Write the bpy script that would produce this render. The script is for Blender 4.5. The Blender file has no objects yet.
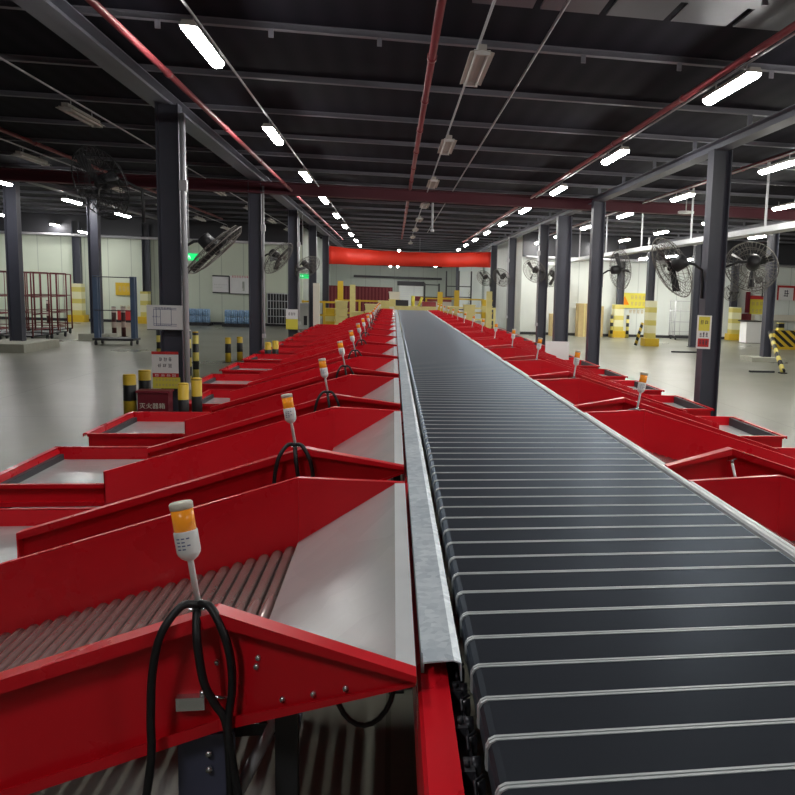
import bpy, bmesh, math, random
from mathutils import Vector, Matrix
random.seed(7)
C = bpy.context.scene.collection
PI = math.pi
ORD = ['nearest', 'second', 'third', 'fourth', 'fifth', 'sixth', 'seventh', 'eighth', 'ninth', 'tenth', 'eleventh',
       'twelfth', 'thirteenth', 'fourteenth', 'fifteenth', 'sixteenth', 'seventeenth', 'eighteenth', 'nineteenth', 'twentieth']

# ------------------------------------------------------------------ materials
def mat(name, col, rough=0.5, metal=0.0, noise=0.0, nscale=6.0, emit=None, spec=0.5, rvar=0.0):
    m = bpy.data.materials.new(name); m.use_nodes = True
    nt = m.node_tree; b = nt.nodes['Principled BSDF']
    b.inputs['Roughness'].default_value = rough; b.inputs['Metallic'].default_value = metal
    b.inputs['Specular IOR Level'].default_value = spec
    c = (*col, 1.0)
    if noise > 0:
        tc = nt.nodes.new('ShaderNodeTexCoord'); n = nt.nodes.new('ShaderNodeTexNoise')
        n.inputs['Scale'].default_value = nscale; n.inputs['Detail'].default_value = 6
        r = nt.nodes.new('ShaderNodeMapRange'); r.inputs[3].default_value = 1 - noise; r.inputs[4].default_value = 1 + noise
        mx = nt.nodes.new('ShaderNodeMix'); mx.data_type = 'RGBA'; mx.blend_type = 'MULTIPLY'
        mx.inputs[0].default_value = 1.0; mx.inputs[6].default_value = c
        nt.links.new(tc.outputs['Object'], n.inputs['Vector']); nt.links.new(n.outputs['Fac'], r.inputs[0])
        nt.links.new(r.outputs[0], mx.inputs[7]); nt.links.new(mx.outputs[2], b.inputs['Base Color'])
        if rvar > 0:
            r2 = nt.nodes.new('ShaderNodeMapRange'); r2.inputs[1].default_value = .3; r2.inputs[2].default_value = .7
            r2.inputs[3].default_value = rough - rvar; r2.inputs[4].default_value = rough + rvar
            nt.links.new(n.outputs['Fac'], r2.inputs[0]); nt.links.new(r2.outputs[0], b.inputs['Roughness'])
    else:
        b.inputs['Base Color'].default_value = c
    if emit:
        b.inputs['Emission Color'].default_value = (*emit[0], 1); b.inputs['Emission Strength'].default_value = emit[1]
    return m

def galv_mat(name, c1, c2, scale, rough, metal):
    m = bpy.data.materials.new(name); m.use_nodes = True
    nt = m.node_tree; b = nt.nodes['Principled BSDF']
    tc = nt.nodes.new('ShaderNodeTexCoord'); v = nt.nodes.new('ShaderNodeTexVoronoi'); v.inputs['Scale'].default_value = scale
    n = nt.nodes.new('ShaderNodeTexNoise'); n.inputs['Scale'].default_value = 3.0; n.inputs['Detail'].default_value = 5
    ma = nt.nodes.new('ShaderNodeMath'); ma.operation = 'MULTIPLY_ADD'; ma.inputs[1].default_value = .45
    rp = nt.nodes.new('ShaderNodeValToRGB')
    rp.color_ramp.elements[0].color = (*c1, 1); rp.color_ramp.elements[1].color = (*c2, 1)
    sep = nt.nodes.new('ShaderNodeSeparateColor')
    nt.links.new(tc.outputs['Object'], v.inputs['Vector']); nt.links.new(tc.outputs['Object'], n.inputs['Vector'])
    nt.links.new(v.outputs['Color'], sep.inputs[0]); nt.links.new(sep.outputs[0], ma.inputs[0]); nt.links.new(n.outputs['Fac'], ma.inputs[2])
    nt.links.new(ma.outputs[0], rp.inputs[0]); nt.links.new(rp.outputs[0], b.inputs['Base Color'])
    b.inputs['Roughness'].default_value = rough; b.inputs['Metallic'].default_value = metal
    return m

def stripe_mat(name, c1, c2, period, duty=0.5, axis=2, phase=0.0, slant=0.0, rough=.5):
    """painted bands along one object axis"""
    m = bpy.data.materials.new(name); m.use_nodes = True
    nt = m.node_tree; b = nt.nodes['Principled BSDF']
    tc = nt.nodes.new('ShaderNodeTexCoord'); sp = nt.nodes.new('ShaderNodeSeparateXYZ')
    a = nt.nodes.new('ShaderNodeMath'); a.operation = 'MULTIPLY_ADD'; a.inputs[1].default_value = slant
    d = nt.nodes.new('ShaderNodeMath'); d.operation = 'MULTIPLY_ADD'; d.inputs[1].default_value = 1 / period; d.inputs[2].default_value = phase
    f = nt.nodes.new('ShaderNodeMath'); f.operation = 'FRACT'
    g = nt.nodes.new('ShaderNodeMath'); g.operation = 'GREATER_THAN'; g.inputs[1].default_value = duty
    mx = nt.nodes.new('ShaderNodeMix'); mx.data_type = 'RGBA'
    mx.inputs[6].default_value = (*c1, 1); mx.inputs[7].default_value = (*c2, 1)
    nt.links.new(tc.outputs['Object'], sp.inputs[0]); nt.links.new(sp.outputs[0], a.inputs[0]); nt.links.new(sp.outputs[axis], a.inputs[2])
    nt.links.new(a.outputs[0], d.inputs[0]); nt.links.new(d.outputs[0], f.inputs[0]); nt.links.new(f.outputs[0], g.inputs[0])
    nt.links.new(g.outputs[0], mx.inputs[0]); nt.links.new(mx.outputs[2], b.inputs['Base Color'])
    b.inputs['Roughness'].default_value = rough
    return m

def slat_mat():
    m = bpy.data.materials.new('black_slat'); m.use_nodes = True
    nt = m.node_tree; nt.nodes.remove(nt.nodes['Principled BSDF']); out = nt.nodes['Material Output']
    d = nt.nodes.new('ShaderNodeBsdfDiffuse'); g = nt.nodes.new('ShaderNodeBsdfGlossy'); f = nt.nodes.new('ShaderNodeFresnel'); mx = nt.nodes.new('ShaderNodeMixShader')
    tc = nt.nodes.new('ShaderNodeTexCoord'); n = nt.nodes.new('ShaderNodeTexNoise'); n.inputs['Scale'].default_value = 2.5; n.inputs['Detail'].default_value = 6
    rp = nt.nodes.new('ShaderNodeValToRGB'); rp.color_ramp.elements[0].color = (.025, .0275, .035, 1); rp.color_ramp.elements[1].color = (.034, .037, .045, 1)
    g.inputs['Color'].default_value = (.74, .86, 1, 1); g.inputs['Roughness'].default_value = .36; f.inputs['IOR'].default_value = 1.085
    nt.links.new(tc.outputs['Object'], n.inputs['Vector']); nt.links.new(n.outputs['Fac'], rp.inputs[0]); nt.links.new(rp.outputs[0], d.inputs['Color'])
    nt.links.new(f.outputs[0], mx.inputs[0]); nt.links.new(d.outputs[0], mx.inputs[1]); nt.links.new(g.outputs[0], mx.inputs[2]); nt.links.new(mx.outputs[0], out.inputs['Surface'])
    return m

def floor_mat():
    m = bpy.data.materials.new('concrete'); m.use_nodes = True
    nt = m.node_tree; b = nt.nodes['Principled BSDF']
    tc = nt.nodes.new('ShaderNodeTexCoord')
    n1 = nt.nodes.new('ShaderNodeTexNoise'); n1.inputs['Scale'].default_value = .35; n1.inputs['Detail'].default_value = 8
    n2 = nt.nodes.new('ShaderNodeTexNoise'); n2.inputs['Scale'].default_value = 4.; n2.inputs['Detail'].default_value = 8
    mx = nt.nodes.new('ShaderNodeMix'); mx.data_type = 'RGBA'
    mx.inputs[6].default_value = (.15, .15, .115, 1); mx.inputs[7].default_value = (.235, .235, .195, 1)
    ad = nt.nodes.new('ShaderNodeMath'); ad.operation = 'MULTIPLY_ADD'; ad.inputs[1].default_value = .35
    br = nt.nodes.new('ShaderNodeTexBrick'); br.inputs['Scale'].default_value = 1.0; br.offset = 0.0
    br.inputs['Color1'].default_value = (1, 1, 1, 1); br.inputs['Color2'].default_value = (1, 1, 1, 1); br.inputs['Mortar'].default_value = (.62, .62, .6, 1)
    br.inputs['Mortar Size'].default_value = .012; br.inputs['Brick Width'].default_value = 6; br.inputs['Row Height'].default_value = 6
    mu = nt.nodes.new('ShaderNodeMix'); mu.data_type = 'RGBA'; mu.blend_type = 'MULTIPLY'; mu.inputs[0].default_value = 1
    nt.links.new(tc.outputs['Object'], n1.inputs['Vector']); nt.links.new(tc.outputs['Object'], n2.inputs['Vector']); nt.links.new(tc.outputs['Object'], br.inputs['Vector'])
    nt.links.new(n2.outputs['Fac'], ad.inputs[0]); nt.links.new(n1.outputs['Fac'], ad.inputs[2]); nt.links.new(ad.outputs[0], mx.inputs[0])
    nt.links.new(mx.outputs[2], mu.inputs[6]); nt.links.new(br.outputs['Color'], mu.inputs[7]); nt.links.new(mu.outputs[2], b.inputs['Base Color'])
    r = nt.nodes.new('ShaderNodeMapRange'); r.inputs[3].default_value = .18; r.inputs[4].default_value = .45
    nt.links.new(n1.outputs['Fac'], r.inputs[0]); nt.links.new(r.outputs[0], b.inputs['Roughness'])
    return m

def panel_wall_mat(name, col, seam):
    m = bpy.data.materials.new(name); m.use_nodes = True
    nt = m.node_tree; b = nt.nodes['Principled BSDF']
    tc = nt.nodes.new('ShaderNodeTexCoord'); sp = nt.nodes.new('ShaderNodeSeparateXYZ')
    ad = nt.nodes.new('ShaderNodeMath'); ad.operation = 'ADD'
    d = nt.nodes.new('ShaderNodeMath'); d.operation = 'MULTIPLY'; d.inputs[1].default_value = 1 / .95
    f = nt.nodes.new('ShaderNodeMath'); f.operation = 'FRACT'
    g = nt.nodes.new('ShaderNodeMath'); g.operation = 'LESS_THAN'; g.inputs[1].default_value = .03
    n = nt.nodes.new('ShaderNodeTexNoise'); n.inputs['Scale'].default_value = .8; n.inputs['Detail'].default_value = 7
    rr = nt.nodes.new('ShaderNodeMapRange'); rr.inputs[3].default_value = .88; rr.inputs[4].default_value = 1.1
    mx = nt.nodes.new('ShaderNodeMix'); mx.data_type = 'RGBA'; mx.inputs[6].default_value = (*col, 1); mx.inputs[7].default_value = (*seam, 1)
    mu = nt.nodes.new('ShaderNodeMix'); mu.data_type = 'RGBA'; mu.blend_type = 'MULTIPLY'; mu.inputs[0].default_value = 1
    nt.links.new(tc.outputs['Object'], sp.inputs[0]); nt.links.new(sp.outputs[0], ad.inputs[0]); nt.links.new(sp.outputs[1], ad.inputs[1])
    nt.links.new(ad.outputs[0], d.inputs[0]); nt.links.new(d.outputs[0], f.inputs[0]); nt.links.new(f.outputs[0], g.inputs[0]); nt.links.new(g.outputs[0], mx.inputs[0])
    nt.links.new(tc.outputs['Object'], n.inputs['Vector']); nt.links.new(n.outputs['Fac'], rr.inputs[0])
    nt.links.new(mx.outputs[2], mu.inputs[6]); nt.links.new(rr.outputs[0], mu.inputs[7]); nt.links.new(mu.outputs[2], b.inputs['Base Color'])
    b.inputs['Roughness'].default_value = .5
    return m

def deck_mat():
    m = bpy.data.materials.new('roof_deck'); m.use_nodes = True
    nt = m.node_tree; b = nt.nodes['Principled BSDF']
    tc = nt.nodes.new('ShaderNodeTexCoord'); w = nt.nodes.new('ShaderNodeTexWave'); w.inputs['Scale'].default_value = 1.0
    rp = nt.nodes.new('ShaderNodeValToRGB'); rp.color_ramp.elements[0].color = (.009, .0085, .014, 1); rp.color_ramp.elements[1].color = (.014, .013, .021, 1)
    bp = nt.nodes.new('ShaderNodeBump'); bp.inputs['Strength'].default_value = .4
    nt.links.new(tc.outputs['Object'], w.inputs['Vector']); nt.links.new(w.outputs['Fac'], rp.inputs[0]); nt.links.new(rp.outputs[0], b.inputs['Base Color'])
    nt.links.new(w.outputs['Fac'], bp.inputs['Height']); nt.links.new(bp.outputs[0], b.inputs['Normal'])
    b.inputs['Roughness'].default_value = .85; b.inputs['Specular IOR Level'].default_value = .12
    return m

M = dict(
    red=mat('red_paint', (.66, .008, .018), .30, noise=.07, nscale=3, rvar=.06, spec=.32),
    darkred=mat('dark_red_paint', (.16, .008, .02), .5),
    pipered=mat('pipe_red_paint', (.27, .04, .05), .45),
    darkgrey=mat('dark_grey_paint', (.035, .035, .042), .6),
    beamred=mat('beam_red_primer', (.10, .014, .026), .6),
    galv=galv_mat('galvanised_sheet', (.50, .51, .51), (.62, .63, .63), 5, .22, .3),
    spangle=galv_mat('spangled_zinc', (.30, .38, .46), (.74, .81, .87), 45, .38, .2),
    lip=mat('pale_zinc', (.68, .70, .72), .4, .2, noise=.1),
    roller=mat('roller_steel', (.46, .35, .33), .24, .5, noise=.12, nscale=20),
    slat=slat_mat(),
    alu=mat('aluminium_edge', (.50, .53, .545), .4, .15),
    chain=mat('dark_chain', (.03, .03, .038), .4, .5),
    chrome=mat('bright_bolt', (.7, .7, .72), .25, .9),
    slate=mat('slate_paint', (.060, .062, .085), .45, noise=.1),
    slatel=mat('slate_paint_chute_leg', (.07, .075, .13), .45),
    black=mat('black_rubber', (.008, .008, .010), .5),
    bumper=mat('grey_rubber', (.035, .037, .045), .6),
    white=mat('white_plastic', (.78, .78, .76), .35),
    cap=mat('ivory_plastic', (.72, .68, .58), .4),
    orange=mat('amber_lens', (.78, .25, .015), .25, emit=((1., .35, .02), .05)),
    floor=floor_mat(), deck=deck_mat(),
    purlin=mat('purlin_grey', (.19, .185, .215), .55, noise=.1),
    beam=mat('beam_grey', (.14, .14, .17), .5, noise=.1),
    walll=panel_wall_mat('pale_green_panel', (.66, .72, .60), (.45, .5, .42)),
    wallr=panel_wall_mat('off_white_panel', (.74, .78, .75), (.52, .56, .54)),
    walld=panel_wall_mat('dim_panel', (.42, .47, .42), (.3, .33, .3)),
    conduit=mat('grey_conduit', (.50, .50, .53), .45, .2),
    lampbody=mat('lamp_body', (.52, .50, .46), .5),
    tube_off=mat('unlit_tube', (.78, .78, .74), .3),
    lit=mat('lit_diffuser', (.9, .9, .9), .4, emit=((1., .99, .96), 26.0)),
    litfar=mat('lit_diffuser_warm', (.9, .9, .9), .4, emit=((1., .98, .90), 36.0)),
    yellow=mat('yellow_paint', (.66, .44, .03), .45, noise=.12),
    paleyellow=mat('faded_yellow', (.70, .62, .26), .55, noise=.15),
    signyellow=mat('sign_yellow', (.75, .66, .08), .5),
    signred=mat('sign_red', (.55, .03, .03), .5),
    paper=mat('paper', (.78, .78, .78), .6),
    ink=mat('ink', (.03, .03, .05), .6), blueink=mat('blue_ink', (.12, .14, .28), .6),
    banner=mat('banner_cloth', (.80, .035, .015), .55, noise=.08, nscale=1.5),
    fan=mat('fan_black', (.018, .018, .02), .45),
    fangrey=mat('fan_dusty_grey', (.15, .14, .125), .6),
    redsteel=mat('red_tube_steel', (.16, .015, .02), .5),
    bluesteel=mat('blue_grey_steel', (.07, .11, .19), .5),
    dark=mat('dark_steel', (.03, .03, .035), .5),
    plinth=mat('plinth_concrete', (.36, .36, .30), .8, noise=.15),
    card=mat('cardboard', (.55, .42, .2), .8, noise=.15),
    water=mat('blue_bottles', (.36, .55, .80), .25, noise=.5, nscale=14),
    green=mat('exit_green', (.01, .35, .08), .4, emit=((.02, .9, .22), .3)),
    exitmark=mat('exit_mark', (.8, .9, .8), .4, emit=((.4, 1., .55), .5)),
    greybox=mat('grey_cabinet', (.5, .52, .48), .5),
    bollard=stripe_mat('bollard_bands', (.60, .40, .03), (.012, .012, .014), .46, .52, phase=.02),
    bollardfine=stripe_mat('bollard_bands_even', (.60, .40, .03), (.012, .012, .014), .40, .5, phase=.75),
    warnpost=stripe_mat('post_bands', (.62, .52, .12), (.012, .012, .014), .34, .5),
    redpost=stripe_mat('red_white_post', (.06, .012, .012), (.5, .4, .35), .5, .62),
    guard=stripe_mat('column_guard_bands', (.74, .72, .48), (.62, .54, .14), .5, .6),
    armband=stripe_mat('arm_bands', (.62, .52, .12), (.012, .012, .014), .75, .5, axis=1),
    hazard=stripe_mat('hazard_slant', (.62, .42, .03), (.012, .012, .014), .30, .5, slant=.8),
)

# ------------------------------------------------------------------ mesh builder
class MB:
    def __init__(s): s.v = []; s.f = []; s.mi = []; s.sm = []
    def add(s, vs, fs, mi=0, smooth=False):
        b = len(s.v); s.v += [tuple(v) for v in vs]
        for f in fs: s.f.append([b + i for i in f]); s.mi.append(mi); s.sm.append(smooth)
        return s
    def box(s, x0, x1, y0, y1, z0, z1, mi=0, T=None):
        vs = [Vector((x, y, z)) for x in (x0, x1) for y in (y0, y1) for z in (z0, z1)]
        if T is not None: vs = [T @ v for v in vs]
        return s.add(vs, [(0, 1, 3, 2), (4, 6, 7, 5), (0, 4, 5, 1), (2, 3, 7, 6), (0, 2, 6, 4), (1, 5, 7, 3)], mi)
    def prism(s, poly, a, b, mi=0, axis='y'):
        """closed polygon extruded along an axis: poly in the two other coordinates"""
        n = len(poly)
        def P(p, t):
            return {'y': (p[0], t, p[1]), 'x': (t, p[0], p[1]), 'z': (p[0], p[1], t)}[axis]
        vs = [P(p, a) for p in poly] + [P(p, b) for p in poly]
        fs = [list(range(n))[::-1], list(range(n, 2 * n))] + [(i, (i + 1) % n, n + (i + 1) % n, n + i) for i in range(n)]
        return s.add(vs, fs, mi)
    def loft(s, rings, mi=0, smooth=False, caps=True):
        n = len(rings[0]); vs = [p for r in rings for p in r]; fs = []
        for k in range(len(rings) - 1):
            for i in range(n):
                fs.append((k * n + i, k * n + (i + 1) % n, (k + 1) * n + (i + 1) % n, (k + 1) * n + i))
        if caps: fs.append(list(range(n))[::-1]); fs.append([(len(rings) - 1) * n + i for i in range(n)])
        return s.add(vs, fs, mi, smooth)
    def tube(s, pts, r, n=8, mi=0, caps=True, radii=None):
        pts = [Vector(p) for p in pts]; rings = []; u = None
        for i, p in enumerate(pts):
            t = (pts[min(i + 1, len(pts) - 1)] - pts[max(i - 1, 0)]).normalized()
            if u is None: u = t.orthogonal().normalized()
            u = (u - t * u.dot(t)).normalized(); w = t.cross(u)
            rr = radii[i] if radii else r
            rings.append([p + (u * math.cos(2 * PI * k / n) + w * math.sin(2 * PI * k / n)) * rr for k in range(n)])
        return s.loft(rings, mi, True, caps)
    def ring(s, c, ax, R, r, n=28, m=6, mi=0):
        c = Vector(c); ax = Vector(ax).normalized(); u = ax.orthogonal().normalized(); w = ax.cross(u); vs = []; fs = []
        for i in range(n):
            d = u * math.cos(2 * PI * i / n) + w * math.sin(2 * PI * i / n)
            for k in range(m):
                vs.append(c + d * (R + r * math.cos(2 * PI * k / m)) + ax * r * math.sin(2 * PI * k / m))
        for i in range(n):
            for k in range(m):
                fs.append((i * m + k, ((i + 1) % n) * m + k, ((i + 1) % n) * m + (k + 1) % m, i * m + (k + 1) % m))
        return s.add(vs, fs, mi, True)
    def obj(s, name, mats, parent=None, T=None):
        me = bpy.data.meshes.new(name)
        me.from_pydata([tuple(T @ Vector(v)) for v in s.v] if T is not None else s.v, [], s.f)
        for m in (mats if isinstance(mats, (list, tuple)) else [mats]): me.materials.append(M[m] if isinstance(m, str) else m)
        for p, mi, sm in zip(me.polygons, s.mi, s.sm): p.material_index = mi; p.use_smooth = sm
        bm = bmesh.new(); bm.from_mesh(me); bmesh.ops.recalc_face_normals(bm, faces=bm.faces); bm.to_mesh(me); bm.free()
        o = bpy.data.objects.new(name, me); C.objects.link(o)
        if parent is not None: o.parent = parent
        return o

def tag(o, label=None, cat=None, group=None, kind=None):
    if label: o['label'] = label
    if cat: o['category'] = cat
    if group: o['group'] = group
    if kind: o['kind'] = kind
    return o
def thing(name, loc, label, cat, group=None, rz=0.0):
    o = bpy.data.objects.new(name, None); C.objects.link(o); o.location = loc; o.rotation_euler = (0, 0, rz)
    o.empty_display_size = .1
    return tag(o, label, cat, group)
def dup(root, loc, label=None, rz=None):
    r = root.copy(); C.objects.link(r); r.location = loc
    if rz is not None: r.rotation_euler[2] = rz
    if label: r['label'] = label
    for ch in root.children:
        c = ch.copy(); C.objects.link(c); c.parent = r
        for g in ch.children:
            d = g.copy(); C.objects.link(d); d.parent = c
    return r
def struct(name, mb, m, label=None, cat=None, group=None, loc=None):
    o = mb.obj(name, m)
    if loc: o.location = loc
    return tag(o, label, cat, group, 'structure')

def text_mesh(mb_name, txt, size, m, parent, T):
    cu = bpy.data.curves.new('lettering', 'FONT'); cu.body = txt; cu.size = size; cu.align_x = 'CENTER'; cu.align_y = 'CENTER'; cu.extrude = .002
    o = bpy.data.objects.new('lettering', cu); C.objects.link(o)
    bpy.context.view_layer.update()
    me = bpy.data.meshes.new_from_object(o.evaluated_get(bpy.context.evaluated_depsgraph_get()))
    bpy.data.objects.remove(o); me.transform(T); me.materials.clear(); me.materials.append(M[m])
    q = bpy.data.objects.new(mb_name, me); C.objects.link(q); q.parent = parent
    return q
def strokes(mb, x0, x1, z0, z1, n, y, mi=0, seed=0):
    """a row of small written characters too small to read, as strokes on a sheet facing -Y"""
    rnd = random.Random(seed); w = (x1 - x0) / n; t = (z1 - z0) * .10
    for i in range(n):
        a = x0 + i * w + w * .12; b = x0 + (i + 1) * w - w * .12
        for k in range(3):
            z = z0 + (z1 - z0) * (k + .5 + rnd.uniform(-.2, .2)) / 3
            mb.box(a + rnd.uniform(0, .2) * w, b - rnd.uniform(0, .2) * w, y - .002, y, z - t / 2, z + t / 2, mi)
        for k in range(2):
            x = a + (b - a) * (k + .3 + rnd.uniform(0, .4)) / 2
            mb.box(x - t / 2, x + t / 2, y - .002, y, z0 + rnd.uniform(0, .3) * (z1 - z0), z1 - rnd.uniform(0, .2) * (z1 - z0), mi)

# ------------------------------------------------------------------ camera (principal point right of centre: a crop of a wider picture)
R3 = Matrix(((0.9858, 0.0122, 0.1656), (-0.1638, -0.1307, 0.9778), (0.0336, -0.9913, -0.1269)))
cam = bpy.data.cameras.new('camera'); co = bpy.data.objects.new('camera', cam); C.objects.link(co)
mw = Matrix.Identity(4)
for r in range(3):
    mw[r][0] = R3[r][0]; mw[r][1] = -R3[r][1]; mw[r][2] = -R3[r][2]
mw.translation = (0, 0, 1.9)
q = mw.to_quaternion(); co.location = (0, 0, 1.9); co.rotation_mode = 'QUATERNION'; co.rotation_quaternion = q
cam.sensor_width = 36; cam.lens = 36 * 818 / 795; cam.shift_x = -132.5 / 795; cam.clip_end = 200; cam.clip_start = .05
bpy.context.scene.camera = co

# ------------------------------------------------------------------ the hall
XL, XR, YB, H = -24.0, 26.0, -9.0, 4.57
struct('floor', MB().box(XL, XR, YB, 57, -.15, 0), 'floor')
struct('ceiling', MB().box(XL, XR, YB, 57, H, H + .1), 'deck')
struct('wall_left', MB().box(XL - .2, XL, YB, 57, 0, H), 'walll')
struct('wall_right', MB().box(XR, XR + .2, YB, 57, 0, H), 'wallr')
struct('wall_behind', MB().box(XL, XR, YB - .2, YB, 0, H), 'wallr')
struct('wall_far_left', MB().box(XL, -4.1, 39.0, 39.2, 0, H), 'walll')
struct('wall_far_right', MB().box(5.75, XR, 37.2, 37.4, 0, H), 'wallr')
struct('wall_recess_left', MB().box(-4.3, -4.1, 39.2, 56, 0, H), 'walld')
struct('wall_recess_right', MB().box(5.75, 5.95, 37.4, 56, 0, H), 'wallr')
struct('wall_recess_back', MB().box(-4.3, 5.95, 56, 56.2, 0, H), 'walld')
struct('baseboard_far_left', MB().box(XL, -4.1, 38.96, 39.0, 0, .12), 'dark')
struct('baseboard_far_right', MB().box(5.75, XR, 37.16, 37.2, 0, .12), 'dark')
# dark eaves girders closing the top of the far walls
struct('eaves_beam', MB().box(XL, -4.1, 38.78, 39.0, 3.72, H), 'darkgrey', 'dark eaves girder along the top of the far left wall', 'roof girder')
struct('eaves_beam', MB().box(5.75, XR, 37.0, 37.2, 3.52, H), 'darkgrey', 'dark eaves girder along the top of the far right wall', 'roof girder')
struct('eaves_beam', MB().box(-4.1, 5.75, 55.8, 56.0, 3.75, H), 'darkgrey', 'dark eaves girder at the top of the recess back wall', 'roof girder')
# purlins across the roof
y = 4.86; k = 0
while y < 56:
    b = MB(); b.box(XL, XR, y - .045, y + .035, 4.5, 4.506); b.box(XL, XR, y - .004, y + .004, 4.5, H); b.box(XL, XR, y - .035, y + .035, H - .006, H)
    if k < 3:
        x = -13.4
        while x < 14: b.box(x, x + .05, y - .03, y - .005, 4.42, 4.52); x += 1.1
    struct('purlin_beam', b, 'purlin', 'grey roof purlin running across the hall under the dark ceiling', 'roof purlin', 'roof purlins')
    y += 2.16; k += 1
# lower ribbed roof sheet with a slotted edge, overhead on the right
b = MB(); b.box(.6, XR, 4.95, 7.25, 4.47, 4.49)
x = .6
while x < 12: b.box(x + .07, x + .62, 7.25, 7.75, 4.47, 4.49); x += .62
struct('ceiling_sheet', b, 'slate', 'lighter grey ribbed roof sheet with slotted edge, overhead on the right', 'roof sheet')
def ibeam_y(x, zb, h, w, y0, y1):
    b = MB(); b.box(x - w / 2, x + w / 2, y0, y1, zb, zb + .014); b.box(x - .006, x + .006, y0, y1, zb, zb + h); b.box(x - w / 2, x + w / 2, y0, y1, zb + h - .014, zb + h)
    if zb + h < 4.45:
        yy = 4.86
        while yy < y1:
            b.box(x - .03, x + .03, yy - .02, yy + .02, zb + h, 4.5); yy += 2.16
    return b
struct('main_beam', ibeam_y(-3.24, 4.335, .165, .30, YB, 56), 'beam', 'long grey steel girder over the column row left of the belt', 'roof girder', 'roof girders')
struct('main_beam', ibeam_y(4.95, 4.17, .14, .22, YB, 56), 'beam', 'long grey steel girder over the column row right of the belt', 'roof girder', 'roof girders')
struct('main_beam', ibeam_y(11.6, 4.2, .14, .24, YB, 37.2), 'beam', 'long grey steel girder over the outer column row on the right', 'roof girder', 'roof girders')
struct('main_beam', ibeam_y(-9.3, 4.3, .14, .24, YB, 39), 'beam', 'long grey steel girder over the outer column row on the left', 'roof girder', 'roof girders')
b = MB(); b.box(XL, XR, 20.55, 20.85, 4.03, 4.05); b.box(XL, XR, 20.69, 20.71, 4.03, 4.3); b.box(XL, XR, 20.55, 20.85, 4.28, 4.3)
struct('red_cross_beam', b, 'beamred', 'dark red primed steel beam crossing the hall overhead', 'roof beam')

def column_mb(h, d=.30, w=.25):
    b = MB()
    b.box(-d / 2, -d / 2 + .016, -w / 2, w / 2, 0, h); b.box(d / 2 - .016, d / 2, -w / 2, w / 2, 0, h); b.box(-d / 2, d / 2, -.008, .008, 0, h)
    b.box(-d / 2 - .04, d / 2 + .04, -w / 2 - .04, w / 2 + .04, 0, .02)
    return b
def column(x, y, h, label, d=.30, w=.25, m='slate'):
    return struct('steel_column', column_mb(h, d, w), m, label, 'column', 'steel columns', (x, y, 0))
SIDE = {-1: 'left', 1: 'right'}
for k, yy in enumerate((12.5, 20.8, 28.3, 35.0, 41.6)):
    column(-3.12 if k == 0 else -3.28, yy, 4.335, f'dark slate steel column, {ORD[k]} in the row left of the red chutes')
for k, yy in enumerate((12.35, 20.0, 27.4, 34.8, 41.3)):
    column(4.95, yy, 4.17, f'dark slate steel column, {ORD[k]} in the row right of the red chutes')
column(4.95, 24.1, 4.17, 'broad slate column behind the small white board, right of the chutes', .42, .3)
column(-9.62, 23.2, 4.3, 'slate column on a low concrete plinth beside the red cages')
column(-9.05, 27.3, 4.3, 'slate column just behind the blue grey trolley')
column(11.64, 24.3, 4.2, 'slate column with the leaning black and yellow post at its foot', .27, .27)
column(11.6, 30.6, 4.2, 'slate column with a white band, seen beside the yellow sign column')
column(9.88, 31.0, 4.2, 'slate column wrapped in pale yellow padding at its lower half', .28)
for x, n in ((-13.58, 'behind the red cages'), (-10.75, 'behind the paper notice column')):
    column(x, 38.8, 4.3, f'grey column against the far wall {n}')
for x, n in ((10.35, 'beside the yellow warning sign'), (15.9, 'above the yellow padded base')):
    column(x, 36.95, 4.2, f'grey column against the far wall {n}')
for x, yy in ((-9.75, 22.9), (-9.3, 27.3)):
    pass
tag(MB().box(-10.2, -9.0, 22.0, 24.2, 0, .22).obj('column_plinth', 'plinth'), 'low concrete plinth under the column beside the red cages', 'plinth')
tag(MB().box(-9.5, -8.6, 27.0, 27.75, 0, .2).obj('column_plinth', 'plinth'), 'low concrete plinth behind the blue grey trolley', 'plinth')
tag(MB().box(11.0, 12.1, 23.85, 24.75, 0, .14).obj('column_plinth', 'plinth'), 'low pale plinth below the column with the leaning striped post', 'plinth')
# conduits down the columns
for x, yy, z0, n in ((-2.91, 12.36, .35, 'the column with the paper notice'), (-3.08, 20.66, .6, 'the second column left of the chutes'), (-3.08, 28.16, .6, 'the third column left of the chutes'),
                     (4.76, 34.66, .8, 'the fourth column right of the chutes'), (4.76, 27.25, .8, 'the third column right of the chutes')):
    b = MB(); b.tube([(x, yy, z0), (x, yy, 4.2)], .04 if yy < 13 else .028, 8); b.box(x - .05, x + .05, yy - .05, yy + .03, 3.15, 3.3); b.box(x - .04, x + .04, yy - .05, yy + .03, z0, z0 + .1)
    tag(b.obj('cable_conduit', 'conduit'), f'pale vertical conduit fixed to {n}', 'conduit', 'column conduits')

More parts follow.
